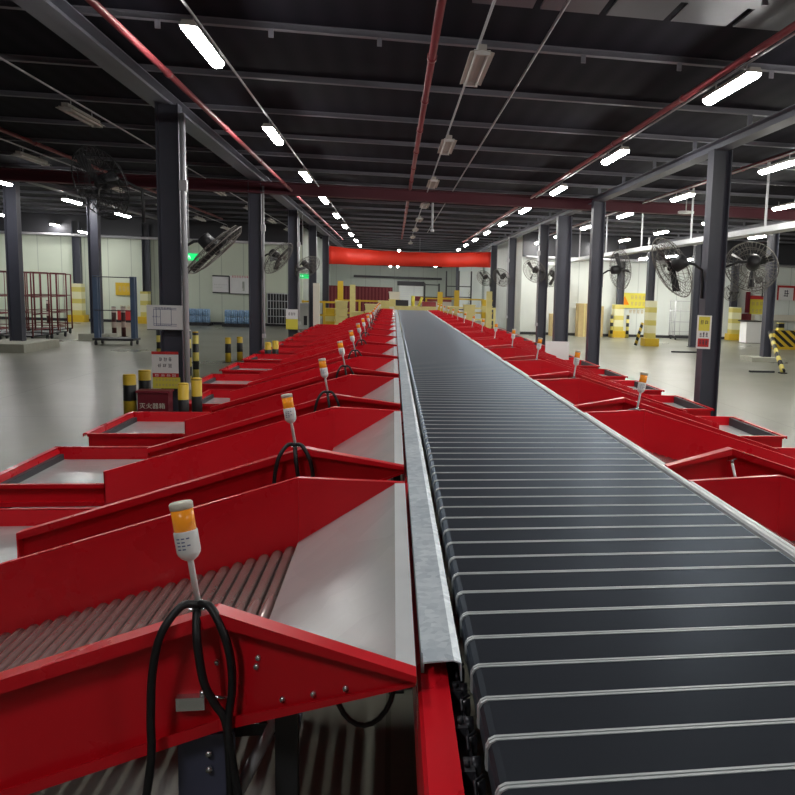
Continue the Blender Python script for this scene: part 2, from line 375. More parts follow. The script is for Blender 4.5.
# ------------------------------------------------------------------ slat conveyor
P = .1543; BX0, BX1, BZ = .185, 1.335, 1.05
def slat_poly(ins=0.0, dz=0.0):
    a, b = BX0 + ins, BX1 - ins; z1 = BZ + dz
    return [(a, z1 - .06), (a, z1 - .018), (a + .006, z1 - .006), (a + .018, z1), (b - .018, z1), (b - .006, z1 - .006), (b, z1 - .018), (b, z1 - .06)]
def slat_mb(y): b = MB(); b.prism(slat_poly(.004, -.0015), y + .0065, y + P - .011); return b
def edge_mb(y0):
    b = MB(); o = slat_poly(); i = [(x, z - .006) for x, z in slat_poly(.006)]
    poly = o[:1] + o[1:] + i[::-1]
    b.prism(poly, y0, y0 + .007); return b
conv = thing('slat_conveyor', (0, 0, 0), 'long black slat conveyor running down the middle of the hall', 'conveyor')
Y0 = 1.312 - 2 * P; NS = 210
s0 = slat_mb(0); sm = s0.obj('slat', 'slat', conv); e1 = edge_mb(.0).obj('edge_strip', 'alu', sm); e2 = edge_mb(P - .0115).obj('edge_strip', 'alu', sm)
e1['label'] = 'pale aluminium edge strip'; e2['label'] = 'pale aluminium edge strip'
sm.location = (0, Y0, 0)
for k in range(1, 100):
    c = sm.copy(); C.objects.link(c); c.parent = conv; c.location = (0, Y0 + k * P, 0)
    for e in (e1, e2):
        g = e.copy(); C.objects.link(g); g.parent = c
b = MB()
for k in range(100, NS):
    y = Y0 + k * P; b.prism(slat_poly(.004, -.0015), y + .0065, y + P - .011, 0)
    for yy in (y, y + P - .0115):
        o = slat_poly(); i = [(x, z - .006) for x, z in slat_poly(.006)]; b.prism(o + i[::-1], yy, yy + .007, 1)
b.obj('far_slats', ['slat', 'alu'], conv)['kind'] = 'stuff'
YE = Y0 + NS * P
for s, x0, x1 in ((-1, .066, .137), (1, 1.345, 1.372)):
    b = MB(); b.prism([(x0, .78), (x1, .78), (x1, 1.0), (x0 + .008, 1.0), (x0, .992)], .55, YE); b.obj('side_frame', 'red', conv)['label'] = 'red side beam under the belt edge'
    xa, xb = (x1, BX0 - .004) if s < 0 else (BX1 + .004, x0)
    b = MB(); b.box(xa, xb, .55, YE, .80, .955)
    o = b.obj('chain_channel', 'chain', conv)
    b = MB(); yc = Y0
    xm = BX0 - .014 if s < 0 else BX1 + .014
    for k in range(int(16 / (P / 2))):
        y = Y0 + k * P / 2
        b.tube([(xm - .010, y + .03, .972), (xm + .009, y + .03, .972)], .020, 10)
        b.box(xm - .008, xm - .004, y + .03, y + .03 + P / 2, .963, .981)
        if k % 2 == 0: b.tube([(xm - .012, y + .06, .99), (xm - .012, y + .09, 1.0), (xm + .006, y + .11, 1.0)], .004, 6)
    b.obj('drive_chain', 'chain', conv)
for k in range(3):
    b = MB(); y = 1.62 + k * .16 - .16
    b.box(.138, .166, y, y + .05, .955, .985); b.tube([(.152, y + .02, .985), (.152, y + .02, .995)], .006, 6)
    b.obj('chain_guide', ['bumper'], conv)
for k in range(15):
    for x in (.02, 1.345):
        if k == 0 and x > 1: continue
        b = MB(); b.box(x, x + (.046 if x < 1 else .027), 1.58 + 2.16 * k, 1.65 + 2.16 * k, 0, .80); b.box(x - .02, x + (.05 if x < 1 else .028), 1.54 + 2.16 * k, 1.69 + 2.16 * k, 0, .012)
        b.obj('leg', 'dark', conv)
# zinc cover strips between belt and chutes
b = MB(); b.prism([(.078, 1.046), (.078, 1.05), (.148, 1.052), (.166, 1.044), (.168, 1.0), (.165, 1.0), (.163, 1.042), (.147, 1.049)], 1.80, YE); b.box(.075, .082, 1.85, YE, .99, 1.05)
b.obj('cover_strip', 'spangle', conv)['label'] = 'spangled zinc strip along the left belt edge'
b = MB(); b.prism([(1.342, 1.0), (1.345, 1.0), (1.347, 1.048), (1.352, 1.053), (1.373, 1.051), (1.373, 1.046), (1.353, 1.049), (1.343, 1.046)], 1.2, YE)
b.obj('cover_strip', 'lip', conv)['label'] = 'bright narrow zinc strip along the right belt edge'

# ------------------------------------------------------------------ roller chutes
PER = 2.16; CW = 1.431; NCH = 15
def c_channel(stations, w, lip, t, side):
    """sweep of a C section: web at plan point, flanges towards side; stations (x,y,ztop,zbot)"""
    rings = []
    w0 = w
    for (x, y, zt, zb, *q) in stations:
        h = zt - zb; l = min(lip, h * .4); w = q[0] if q else w0; v = q[1] if q else w0
        prof = [(0, zb), (0, zt), (w, zt), (w, zt - l), (w - t, zt - l), (w - t, zt - t), (t, zt - t), (t, zb + t), (v - t, zb + t), (v - t, zb + min(.032, h * .2)), (v, zb + min(.032, h * .2)), (v, zb)]
        rings.append([(x, y + side * p, z) for p, z in prof])
    return rings
def make_chute(sx, full, label, TE=3.03):
    """local x = sx * distance from the belt; local y measured from the near panel's upper bend"""
    side = 'left' if sx < 0 else 'right'
    r = thing('roller_chute', (0, 0, 0), label, 'chute', f'red roller chutes {side} of the belt')
    A, E, AN, EN, EF = .457, 1.90, .495, 1.865, 1.95; LW = .045 if sx < 0 else .016
    zt_e, zb_e = .640, .315
    X = lambda d: sx * d
    b = MB(); b.loft(c_channel([(X(.0), -.364, 1.055, 1.015, .05, .015), (X(AN), 0, 1.076, .742, .062, .035), (X(EN), 0, zt_e + .011, zb_e + .011, .062, .045)], .062, .036, .005, -1))
    b.box(*sorted((X(EN), X(EN - .008))), -.06, 0, zb_e + .011, zt_e + .011)
    near = b.obj('side_panel', 'red', r)
    b = MB(); b.loft(c_channel([(X(.0), CW, 1.052, 1.02), (X(A), CW, 1.076, .748), (X(EF), CW, zt_e - .015, zb_e - .015)], .03, .02, .005, 1))
    b.box(*sorted((X(EF), X(EF - .008))), CW, CW + .045, zb_e - .015, zt_e - .015)
    b.box(*sorted((X(A - .003), X(A + .003))), CW - .004, CW, .78, 1.07)
    far = b.obj('side_panel', 'red', r)
    # deck sheet: level lip beside the belt, then sloping to the rollers
    b = MB(); t = .004
    b.loft([[(X(.0), -.36, z), (X(.0), CW, z), (X(LW), CW, z), (X(LW), -.33, z)] for z in (1.047, 1.051)])
    b.loft([[(X(.0), -.36, z), (X(.0), CW, z), (X(.004), CW, z), (X(.004), -.36, z)] for z in (1.02, 1.05)], mi=0)
    b.obj('deck_lip', 'lip', r)
    b = MB(); b.loft([[(X(LW), -.33, 1.047 - q), (X(LW), CW, 1.047 - q), (X(A), CW, .790 - q), (X(A), 0, .790 - q)] for q in (0, t)])
    b.obj('deck_plate', 'galv', r)
    # rollers
    slope = .304; n = 26; x0 = .488; pit = .0545
    ztop = lambda d: .786 - slope * (d - A)
    if full:
        for k in range(n):
            d = x0 + k * pit; z = ztop(d) - .025
            b = MB(); b.tube([(X(d), .008, z), (X(d), CW - .008, z)], .0245, 14); b.tube([(X(d), .0, z), (X(d), CW, z)], .008, 6)
            b.obj('roller', 'roller', r)
    else:
        b = MB()
        for k in range(n):
            d = x0 + k * pit; z = ztop(d) - .025; b.tube([(X(d), .0, z), (X(d), CW, z)], .0245, 8)
        b.obj('rollers', 'roller', r)['kind'] = 'stuff'
    # landing tray at the foot
    zf, zr, zb = .262, .375, .235
    b = MB()
    b.box(*sorted((X(E - .12), X(TE))), 0, .005, zb, zr); b.box(*sorted((X(E - .12), X(TE))), -.035, .005, zr - .005, zr); b.box(*sorted((X(E - .12), X(TE))), -.035, -.03, zr - .03, zr)
    b.box(*sorted((X(E - .12), X(TE))), CW - .005, CW, zb, zr); b.box(*sorted((X(E - .12), X(TE))), CW - .005, CW + .03, zr - .005, zr)
    b.box(*sorted((X(TE - .005), X(TE))), 0, CW, zb, zr); b.box(*sorted((X(TE - .005), X(TE + .04))), -.035, CW + .03, zr - .005, zr); b.box(*sorted((X(TE + .035), X(TE + .04))), -.035, CW + .03, zr - .03, zr)
    b.box(*sorted((X(E - .12), X(TE))), -.03, CW + .03, zb - .03, zb)
    tr = b.obj('tray', 'red', r)
    b = MB(); b.loft([[(X(E - .02), .006, .335 - q), (X(E - .02), CW - .006, .335 - q), (X(E + .12), CW - .006, zf - q), (X(E + .12), .006, zf - q)] for q in (0, .004)])
    b.box(*sorted((X(E + .12), X(TE - .006))), .006, CW - .006, zf - .004, zf)
    b.obj('tray_floor', 'galv', tr)
    b = MB(); b.box(*sorted((X(TE - .045), X(TE - .006))), .02, CW - .02, zf, zr - (.012 if sx > 0 else .06)); b.obj('bumper', 'bumper', tr)['label'] = 'dark grey rubber bumper strip'
    # legs
    for d, zt in ((.48, .73), (TE - .15, .205)):
        for yy in (.03, CW - .11):
            b = MB(); b.box(*sorted((X(d), X(d + .08))), yy, yy + .08, .01, zt); b.box(*sorted((X(d - .04), X(d + .12))), yy - .03, yy + .11, 0, .012)
            if d < 1: b.box(*sorted((X(d - .015), X(d + .13))), yy - .012 if yy < 1 else yy + .08, yy - .006 if yy < 1 else yy + .086, .45, .705)
            b.obj('leg', 'slatel', r)
    b = MB(); b.box(*sorted((X(.31), X(.37))), .08, .13, .0, .80); b.box(*sorted((X(.34), X(.5))), .09, .12, .655, .69)
    b.obj('cross_brace', 'dark', r)
    MB().tube([(X(.37), .10, .70), (X(.56), .10, .30)], .018, 8).obj('brace_tube', 'conduit', r)
    if full == 2:
        # bolts, latch and bracket seen on the nearest panel
        for d, z in ((.32, .875), (.24, .915), (.16, .955), (.39, .94), (.385, .965), (.50, .92)):
            yy = -.364 * (1 - d / AN) if d < AN else 0
            b = MB(); b.tube([(X(d), yy - .002, z), (X(d), yy - .014, z)], .008, 6); b.obj('bolt', 'chrome', r)
        b = MB(); b.box(*sorted((X(.53), X(.60))), -.03, -.004, .80, .835); b.tube([(X(.46), -.02, .825), (X(.53), -.02, .833)], .005, 6); b.tube([(X(.535), -.02, .83), (X(.535), -.02, .85)], .009, 8)
        b.obj('latch', 'chrome', r)
        for z in (.655, .61): MB().tube([(X(.53), .02, z), (X(.53), .006, z)], .009, 6).obj('bolt', 'chrome', r)
        b = MB(); pts = [(X(.12 + .075 * math.cos(a)), -.13, .915 + .125 * math.sin(a)) for a in [PI + PI * j / 12 for j in range(13)]]
        b.tube(pts, .007, 6); b.obj('cable_loop', 'black', r)
    return r
def chute_label(k, side):
    if k == NCH - 1: return f'red roller chute {side} of the belt, farthest from the camera end'
    return f'red roller chute {side} of the belt, {ORD[k]} of its row from the near end'
for sx, xo in ((-1, .06), (1, 1.376)):
    side = SIDE[sx]; proto = None
    for k in range(NCH):
        loc = (xo, 2.134 + PER * k, 0)
        lab = chute_label(k, side)
        if sx < 0 and k == 4:
            r = make_chute(sx, 0, 'red roller chute with shortened tray beside the notice column, fifth left of the belt', 2.62); r.location = loc
        elif k < 2 or k == 4 + (sx < 0):
            r = make_chute(sx, 2 if (k == 0 and sx < 0) else (1 if k < 4 else 0), lab); r.location = loc; proto = r
        else: dup(proto, loc, lab)

# ------------------------------------------------------------------ warning lights
def make_light(sx, label):
    r = thing('warning_light', (0, 0, 0), label, 'warning light', f'amber warning lights {SIDE[sx]} of the belt')
    lean = Matrix.Rotation(math.radians(-9 * 1), 4, 'Y') @ Matrix.Rotation(math.radians(-4), 4, 'X')
    def lathe(prof, n=20):
        b = MB(); rings = [[(rr * math.cos(2 * PI * k / n), rr * math.sin(2 * PI * k / n), z) for k in range(n)] for rr, z in prof]
        b.loft(rings, 0, True); return b
    b = MB(); b.box(-.02, .02, -.02, .02, 0, .004); b.tube([(0, 0, 0), (0, 0, .02)], .011, 10); b.obj('base', 'chrome', r)
    lathe([(.0075, .005), (.0075, .125), (.010, .13)]).obj('pole', 'white', r, lean)
    lathe([(.010, .125), (.020, .132), (.027, .142), (.029, .15), (.029, .20), (.027, .203)]).obj('body', 'white', r, lean)['label'] = 'white plastic lamp body'
    b = MB()
    for j in range(4):
        for q in range(2 + j % 2):
            a = -PI / 2 - .5 + q * .42
            T = Matrix.Rotation(a, 4, 'Z')
            b.box(.0285, .0298, -.004, .004, .158 + j * .009, .161 + j * .009, T=T)
    b.obj('marking', 'blueink', r.children[-1], lean)
    lathe([(.0265, .203), (.0265, .258)]).obj('lens', 'orange', r, lean)['label'] = 'amber lens'
    lathe([(.028, .258), (.0285, .272), (.026, .276), (.010, .277)]).obj('cap', 'cap', r, lean)['label'] = 'ivory cap'
    return r
def cable(r, sx, long):
    b = MB(); y = -.05; s = -sx
    L = .58 if long else .30
    def sm(pts, n=5):
        out = []
        for i in range(len(pts) - 1):
            p0, p1, p2, p3 = [Vector(pts[max(0, min(len(pts) - 1, i + q))]) for q in (-1, 0, 1, 2)]
            for k in range(n):
                t = k / n
                out.append(.5 * ((2 * p1) + (-p0 + p2) * t + (2 * p0 - 5 * p1 + 4 * p2 - p3) * t * t + (-p0 + 3 * p1 - 3 * p2 + p3) * t ** 3))
        return out + [Vector(pts[-1])]
    b.tube(sm([(.0, -.012, .012), (-.035, -.03, .016), (-.075, y - .01, -.04), (-.098, y - .01, -.14), (-.108, y, -.27), (-.11, y, -.38 if long else -.30), (-.14, y, -L)]), .0105, 8)
    b.tube(sm([(.004, -.012, .014), (.035, -.03, .012), (.072, y - .01, -.045), (.088, y - .01, -.12), (.088, y, -.20), (.078, y, -.28), (.082, y - .01, -.34), (.115, y - .01, -L)]), .0105, 8)
    b.tube(sm([(.0, -.02, .0), (.008, y - .01, -.06), (.022, y - .01, -.17), (.045, y, -.235), (.075, y, -.31), (.08, y + .01, -L)]), .0105, 8)
    b.obj('cable', 'black', r)['label'] = 'black hanging cable loops'
def coil(r):
    b = MB(); pts = [(.03 * math.cos(a) * (1 + a * .03), .07 + .035 * math.sin(a), .0 - a * .012) for a in [j * .5 for j in range(26)]]
    b.tube(pts, .009, 6); b.obj('cable', 'black', r)['label'] = 'black cable coiled at the foot'
def light_label(k, side):
    if k == NCH - 1: return f'amber warning light {side} of the belt, farthest of its row'
    return f'amber and white warning light {side} of the belt, {ORD[k]} of its row'
for sx in (-1, 1):
    side = SIDE[sx]; proto = None
    for k in range(NCH):
        if sx < 0: loc = (-.475 + random.uniform(-.015, .015), 2.108 + PER * k, 1.076)
        else: loc = (1.775, 2.134 + CW + .012 + PER * k, 1.076)
        if proto is None or k == 1:
            r = make_light(sx, light_label(k, side)); r.location = loc; sx < 0 and cable(r, sx, k == 0); sx > 0 and k and coil(r); proto = r
        else:
            r = dup(proto, loc, light_label(k, side))
        if sx > 0: r.rotation_euler = (0, math.radians(18 + random.uniform(-4, 4)), 0)
        else: r.rotation_euler = (0, math.radians(random.uniform(-4, 1) if k else 0), 0)
        if sx > 0 and k == 0:
            p0, p1 = Vector((1.776, 4.02, 1.06)), Vector((1.81, 3.97, .90)); r.rotation_euler = (Matrix.Rotation(math.radians(0), 3, 'X') @ (p1 - p0).to_track_quat('Z', 'Y').to_matrix()).to_euler(); r.location = p0
            r['label'] = 'toppled warning light hanging in the gap between two right-side chutes'

# ------------------------------------------------------------------ ceiling lamps
def lamp_mb_lit(m):
    r = bpy.data.objects.new('ceiling_tube_lamp', None); C.objects.link(r)
    b = MB(); b.prism([(-.05, .05), (.05, .05), (.075, .0), (-.075, .0)], -.62, .62); b.obj('housing', 'lampbody', r)
    b = MB(); n = 8; poly = [(.07 * math.cos(PI + PI * k / n), .055 * math.sin(PI + PI * k / n)) for k in range(n + 1)]
    b.prism(poly, -.6, .6); b.obj('diffuser', m, r)['label'] = 'glowing white diffuser'
    b = MB(); b.tube([(0, -.4, .05), (0, -.4, .14)], .008, 6); b.tube([(0, .4, .05), (0, .4, .14)], .008, 6); b.obj('hanger', 'conduit', r)
    return r
def lamp_mb_off():
    r = bpy.data.objects.new('ceiling_tube_lamp', None); C.objects.link(r)
    b = MB(); b.prism([(-.04, .05), (.04, .05), (.04, .0), (.115, -.02), (.112, -.026), (.0, .0), (-.112, -.026), (-.115, -.02), (-.04, .0)], -.62, .62); b.obj('reflector', 'lampbody', r)
    for x in (-.055, .055):
        MB().tube([(x, -.59, -.025), (x, .59, -.025)], .014, 8).obj('tube', 'tube_off', r)
    for yy in (-.605, .605): MB().box(-.075, .075, yy - .012, yy + .012, -.045, .0).obj('end_socket', 'white', r)
    b = MB(); b.tube([(0, -.4, .05), (0, -.4, .14)], .008, 6); b.tube([(0, .4, .05), (0, .4, .14)], .008, 6); b.obj('hanger', 'conduit', r)
    return r
LIT, WARM, OFF = lamp_mb_lit('lit'), lamp_mb_lit('litfar'), lamp_mb_off()
used = set()
def lamp(kind, x, y, z, label, group):
    src = {'lit': LIT, 'warm': WARM, 'off': OFF}[kind]
    if kind not in used: used.add(kind); r = src; r.location = (x, y, z)
    else: r = dup(src, (x, y, z))
    tag(r, label, 'ceiling lamp', group)
rows = [  # x, first y, count, z, kind, phrase
    (-1.80, -.67, 11, 4.12, 'lit', 'lit tube lamp above the left chutes'),
    (3.48, -.67, 11, 4.12, 'lit', 'lit tube lamp above the right chutes'),
    (.79, 8.53, 8, 4.12, 'off', 'unlit twin tube lamp over the belt'),
    (6.28, 3.93, 9, 4.12, 'warm', 'lit tube lamp just right of the right column row'),
    (9.08, 9.2, 7, 4.12, 'warm', 'lit tube lamp in the second aisle row on the right'),
    (12.6, 13.8, 5, 4.12, 'warm', 'lit tube lamp in the outer aisle on the right'),
    (-4.35, 8.2, 7, 4.16, 'off', 'unlit tube lamp just left of the left column row'),
    (-6.82, 8.2, 7, 4.12, 'off', 'unlit tube lamp in the left aisle'),
    (-9.3, 21.75, 3, 4.12, 'lit', 'lit tube lamp over the left aisle near the red cages'),
    (-14.3, 24.9, 4, 4.12, 'lit', 'lit tube lamp over the far left corner'),
]
for x, y0, n, z, kind, ph in rows:
    for k in range(n):
        y = y0 + 4.6 * k
        if x in (9.08, 12.6) or x == -9.3: y = y0 + 4.6 * k
        kd = kind
        lamp(kd, x, y, z, f'{ph}, {ORD[k]} of its row', ph + 's')
lamp('lit', .3, 49.5, 4.12, 'lit tube lamp over the belt line above the red banner', 'lamps in the recess')
for j, (x, y, z) in enumerate(((-1.6, 51, 3.3), (-.2, 52, 3.25), (.25, 52, 3.25), (2.5, 50, 3.3))):
    lamp('lit', x, y, z, f'lit lamp in the far recess below the banner, {("leftmost", "second from left", "third from left", "rightmost")[j]}', 'lamps in the recess')
for j, (x, y, z) in enumerate(((10.5, 34, 3.52), (11.7, 34, 3.66), (12.5, 34, 3.55))):
    lamp('warm', x, y, z, f'low lit lamp near the far right wall, {("left", "middle", "right")[j]} of three', 'low lamps by the far right wall')
for j, (x, y, z) in enumerate(((-16.2, 36.6, 3.75), (-12.6, 37.0, 3.78))):
    lamp('lit', x, y, z, f'low lit lamp at the far left wall, {("above the red cages", "above the blue grey trolley")[j]}', 'low lamps by the far left wall')

# pipes and conduits under the roof
def pipe(name, pts, r, m, label, cat, grp=None, clamps=0.0):
    b = MB(); b.tube(pts, r, 10)
    if clamps:
        p, q = Vector(pts[0]), Vector(pts[-1]); n = int((q - p).length / clamps)
        for k in range(1, n):
            c = p.lerp(q, k / n); d = (q - p).normalized(); b.tube([c - d * .05, c + d * .05], r * 1.25, 10)
    tag(b.obj(name, m), label, cat, grp)
pipe('ceiling_fire_pipe', [(-2.43, YB, 4.1), (-2.43, 41, 4.16)], .034, 'pipered', 'red sprinkler pipe beside the left girder', 'pipe', 'red sprinkler pipes', 3)
pipe('ceiling_fire_pipe', [(.37, YB, 4.3), (.37, 41, 4.32)], .042, 'pipered', 'red sprinkler pipe straight above the belt', 'pipe', 'red sprinkler pipes', 2)
pipe('ceiling_fire_pipe', [(3.42, YB, 4.27), (3.36, 41, 4.27)], .034, 'pipered', 'red sprinkler pipe above the lit lamps right of the belt', 'pipe', 'red sprinkler pipes', 3)
pipe('ceiling_fire_pipe', [(-7.0, YB, 4.5), (-7.0, 36, 4.5)], .04, 'pipered', 'red sprinkler pipe over the left aisle', 'pipe', 'red sprinkler pipes', 3)
pipe('ceiling_fire_pipe', [(6.5, YB, 4.35), (6.45, 36, 4.35)], .035, 'pipered', 'red sprinkler pipe over the right aisle', 'pipe', 'red sprinkler pipes', 3)
for x, z, n in ((-1.8, 4.27, 'carrying the lamps above the left chutes'), (.79, 4.27, 'carrying the unlit lamps over the belt'), (1.41, 4.32, 'without lamps right of the unlit lamps'),
                (3.5, 4.27, 'carrying the lamps above the right chutes'), (6.28, 4.27, 'carrying the lamps beside the right columns'), (-4.35, 4.3, 'carrying the unlit lamps beside the left columns'), (-6.82, 4.27, 'carrying the unlit lamps of the left aisle')):
    pipe('ceiling_conduit', [(x, YB, z), (x, 36, z)], .013, 'conduit', f'thin grey ceiling conduit {n}', 'conduit', 'ceiling conduits')
# cable tray along the right aisle
tr = thing('cable_tray', (7.0, 0, 0), 'pale galvanised cable tray slung along the right aisle', 'cable tray')
b = MB(); b.box(-.13, .13, 9, 37, 3.17, 3.18); b.box(-.13, -.12, 9, 37, 3.17, 3.29); b.box(.12, .13, 9, 37, 3.17, 3.29); b.obj('trough', 'lip', tr)
for k in range(7):
    y = 11 + 4 * k
    b = MB(); b.box(-.02, .02, y - .015, y + .015, 3.17, 4.5); b.box(-.16, .16, y - .02, y + .02, 3.15, 3.17); b.obj('hanger', 'conduit', tr)
pipe('ceiling_gutter_pipe', [(5.9, 36.9, 3.5), (XR - 1, 36.9, 3.6)], .06, 'conduit', 'pale pipe along the top of the far right wall', 'pipe')
pipe('ceiling_gutter_pipe', [(XL + 1, 38.7, 3.72), (-4.3, 38.7, 3.72)], .06, 'conduit', 'pale pipe along the top of the far left wall', 'pipe')
# smoke detectors / sprinkler drop
b = MB(); b.tube([(1.05, 23.4, 3.55), (1.05, 23.4, 4.5)], .03, 8); b.tube([(1.05, 23.4, 3.5), (1.05, 23.4, 3.56)], .05, 8); tag(b.obj('ceiling_drop_rod', 'conduit'), 'pale rod dropping from the roof over the belt', 'drop rod')
wa = thing('ceiling_access_point', (7.2, 20.0, 4.0), 'small white disc-shaped unit hanging beside the first right column', 'ceiling unit')
b = MB(); b.tube([(0, 0, 0), (0, 0, .05)], .2, 16); b.obj('disc', 'white', wa); MB().tube([(0, 0, .05), (0, 0, .5)], .015, 6).obj('rod', 'conduit', wa)

# ------------------------------------------------------------------ fans
def fan(loc, axis, R, arm_from, label, cage=True, m='fan'):
    """loc = hub centre, axis = direction the fan blows, arm_from = bracket point on its column (world)"""
    r = thing('column_fan', loc, label, 'fan', 'industrial fans on the columns')
    ax = Vector(axis).normalized(); u = ax.orthogonal().normalized(); w = ax.cross(u)
    b = MB(); b.tube([-ax * .26, -ax * .24, -ax * .06, -ax * .03], .1, 14, radii=[.06, .10, .11, .07]); b.obj('motor', m, r)
    b = MB(); b.tube([-ax * .03, ax * .05, ax * .08], .05, 12, radii=[.05, .05, .02]); b.obj('hub', m, r)
    for k in range(3):
        a0 = 2 * PI * k / 3 + .4; b = MB(); rings = []
        for j in range(6):
            t = j / 5; rr = .04 + t * (R * .88 - .04); wd = .10 + .30 * t - .12 * t * t
            for_ = []
            for sgn, th in ((-1, .003), (1, .003), (1, -.003), (-1, -.003)):
                a = a0 + sgn * wd * .55 / max(.35, t + .35); d = u * math.cos(a) + w * math.sin(a)
                for_.append(d * rr + ax * (sgn * .035 + th))
            rings.append(for_)
        b.loft(rings, 0, False); b.obj('blade', m, r)
    if cage:
        b = MB()
        for off, rr in ((.09, .35), (.085, .6), (.06, .85), (0, 1.0), (-.06, .92), (-.09, .6)): b.ring(ax * off, ax, R * rr, .005 if rr < 1 else .009, 30, 4)
        for k in range(36):
            a = 2 * PI * k / 36; d = u * math.cos(a) + w * math.sin(a)
            b.tube([d * .06 + ax * .10, d * R * .6 + ax * .085, d * R * .9 + ax * .05, d * R, d * R * .9 - ax * .06, d * R * .5 - ax * .095], .004, 3)
        b.obj('cage', 'fangrey' if m == 'fan' else m, r)
    A = Vector(arm_from) - Vector(loc); s = -ax * .18
    mid = Vector((A.x * .55 + s.x * .45, A.y * .5 + s.y * .5, max(A.z, s.z - .02)))
    b = MB(); pts = [s, s.lerp(mid, .6), mid, Vector((A.x * .92 + mid.x * .08, A.y, mid.z - .08)), A, A - Vector((0, 0, .2))]
    b.tube(pts, .022, 8); b.obj('arm', m, r)
    return r
fan((-2.53, 12.5, 2.36), (.67, .10, -.70), .50, (-2.95, 12.5, 2.05), 'large tilted fan with wire cage on the notice column')
fan((-3.95, 12.2, 3.18), (-.5, -.75, -.35), .50, (-3.47, 12.45, 2.9), 'dark fan high on the left side of the notice column', True, 'dark')
fan((-2.72, 20.6, 2.52), (.75, -.25, -.6), .46, (-3.12, 20.75, 2.2), 'dusty fan on the second column left of the chutes')
fan((-2.8, 28.1, 2.5), (.5, -.5, -.6), .45, (-3.12, 28.3, 2.2), 'dark fan on the third column left of the chutes')
fan((4.22, 12.2, 2.36), (-.55, .62, -.42), .50, (4.78, 12.35, 2.1), 'fan with open ring on the near side of the first right column')
fan((5.56, 12.3, 2.43), (.20, .80, -.35), .42, (5.12, 12.35, 2.25), 'large ring fan beyond the right side of the first right column')
fan((5.55, 19.9, 2.55), (.8, .2, .1), .5, (5.12, 20.0, 2.3), 'dark fan on the right side of the second right column')
fan((4.62, 27.2, 2.62), (-.5, -.6, -.4), .42, (4.78, 27.4, 2.3), 'black fan on the third column right of the chutes')
fan((5.35, 27.2, 2.5), (.5, -.6, -.4), .42, (5.12, 27.4, 2.3), 'black fan behind the broad column right of the chutes')
fan((4.5, 34.7, 2.5), (-.5, -.6, -.4), .42, (4.78, 34.8, 2.3), 'small black fan, left side of fourth right column')
fan((4.45, 41.0, 2.55), (-.5, -.6, -.4), .42, (4.78, 41.3, 2.35), 'small black fan on the farthest right column')
fan((14.2, 36.6, 2.25), (-.3, -.8, .1), .34, (14.2, 37.15, 2.0), 'black fan on the far wall above the grey cage', True)
fan((15.55, 36.4, 2.2), (-.3, -.8, .1), .38, (15.9, 36.8, 2.0), 'black fan on the far wall above the padded column')
fan((11.15, 24.2, 2.5), (-.6, -.5, -.2), .4, (11.4, 24.3, 2.2), 'black fan on the column with the leaning striped post')

# ------------------------------------------------------------------ bollards and column furniture on the left
def bollard(x, y, h, r, label, m='bollard', group='yellow and black bollards', cap='yellow'):
    t = thing('bollard', (x, y, 0), label, 'bollard', group)
    b = MB(); b.tube([(0, 0, 0.008), (0, 0, h - .02)], r, 16); b.obj('post', m, t)
    b = MB(); b.tube([(0, 0, h - .02), (0, 0, h - .004), (0, 0, h)], r, 16, radii=[r, r * .9, r * .4]); b.obj('cap', cap, t)
    b = MB(); b.box(-r * 1.5, r * 1.5, -r * 1.5, r * 1.5, 0, .01); b.obj('base_plate', 'dark', t)
    return t
bollard(-3.60, 12.05, .6, .085, 'yellow black bollard at the left front of the notice column')
bollard(-3.57, 12.65, .6, .085, 'yellow black bollard at the left rear of the notice column')
bollard(-2.46, 10.24, .70, .062, 'yellow black bollard in the tray gap right of the notice column, front one', 'bollardfine')
bollard(-2.38, 10.56, .73, .062, 'yellow black bollard in the tray gap right of the notice column, rear one', 'bollardfine')
bollard(-3.72, 15.9, 1.02, .055, 'tall striped post with a pale cap behind the notice column', 'warnpost', 'tall striped posts', 'cap')
bollard(-3.86, 17.1, .92, .06, 'tall striped post, farther one behind the notice column', 'warnpost', 'tall striped posts')
bollard(-3.90, 20.55, .6, .07, 'yellow black bollard, left one left of the second left column')
bollard(-3.70, 20.95, .6, .07, 'yellow black bollard, right one left of the second left column')
bollard(-2.74, 18.92, .62, .07, 'yellow black bollard, left one right of the second left column')
bollard(-2.62, 19.2, .64, .07, 'yellow black bollard, right one right of the second left column')
bollard(-5.9, 22.2, .8, .06, 'dark striped post half hidden left of the notice column', 'warnpost', 'tall striped posts')
bollard(-9.06, 28.9, 1.0, .07, 'dark red banded post, left of the pair behind the trolley', 'redpost', 'red banded posts', 'dark')
bollard(-8.86, 29.2, 1.0, .07, 'dark red banded post, right of the pair behind the trolley', 'redpost', 'red banded posts', 'dark')
bollard(-13.95, 36.5, .95, .07, 'dark banded post at the far wall behind the red cages', 'redpost', 'red banded posts', 'dark')

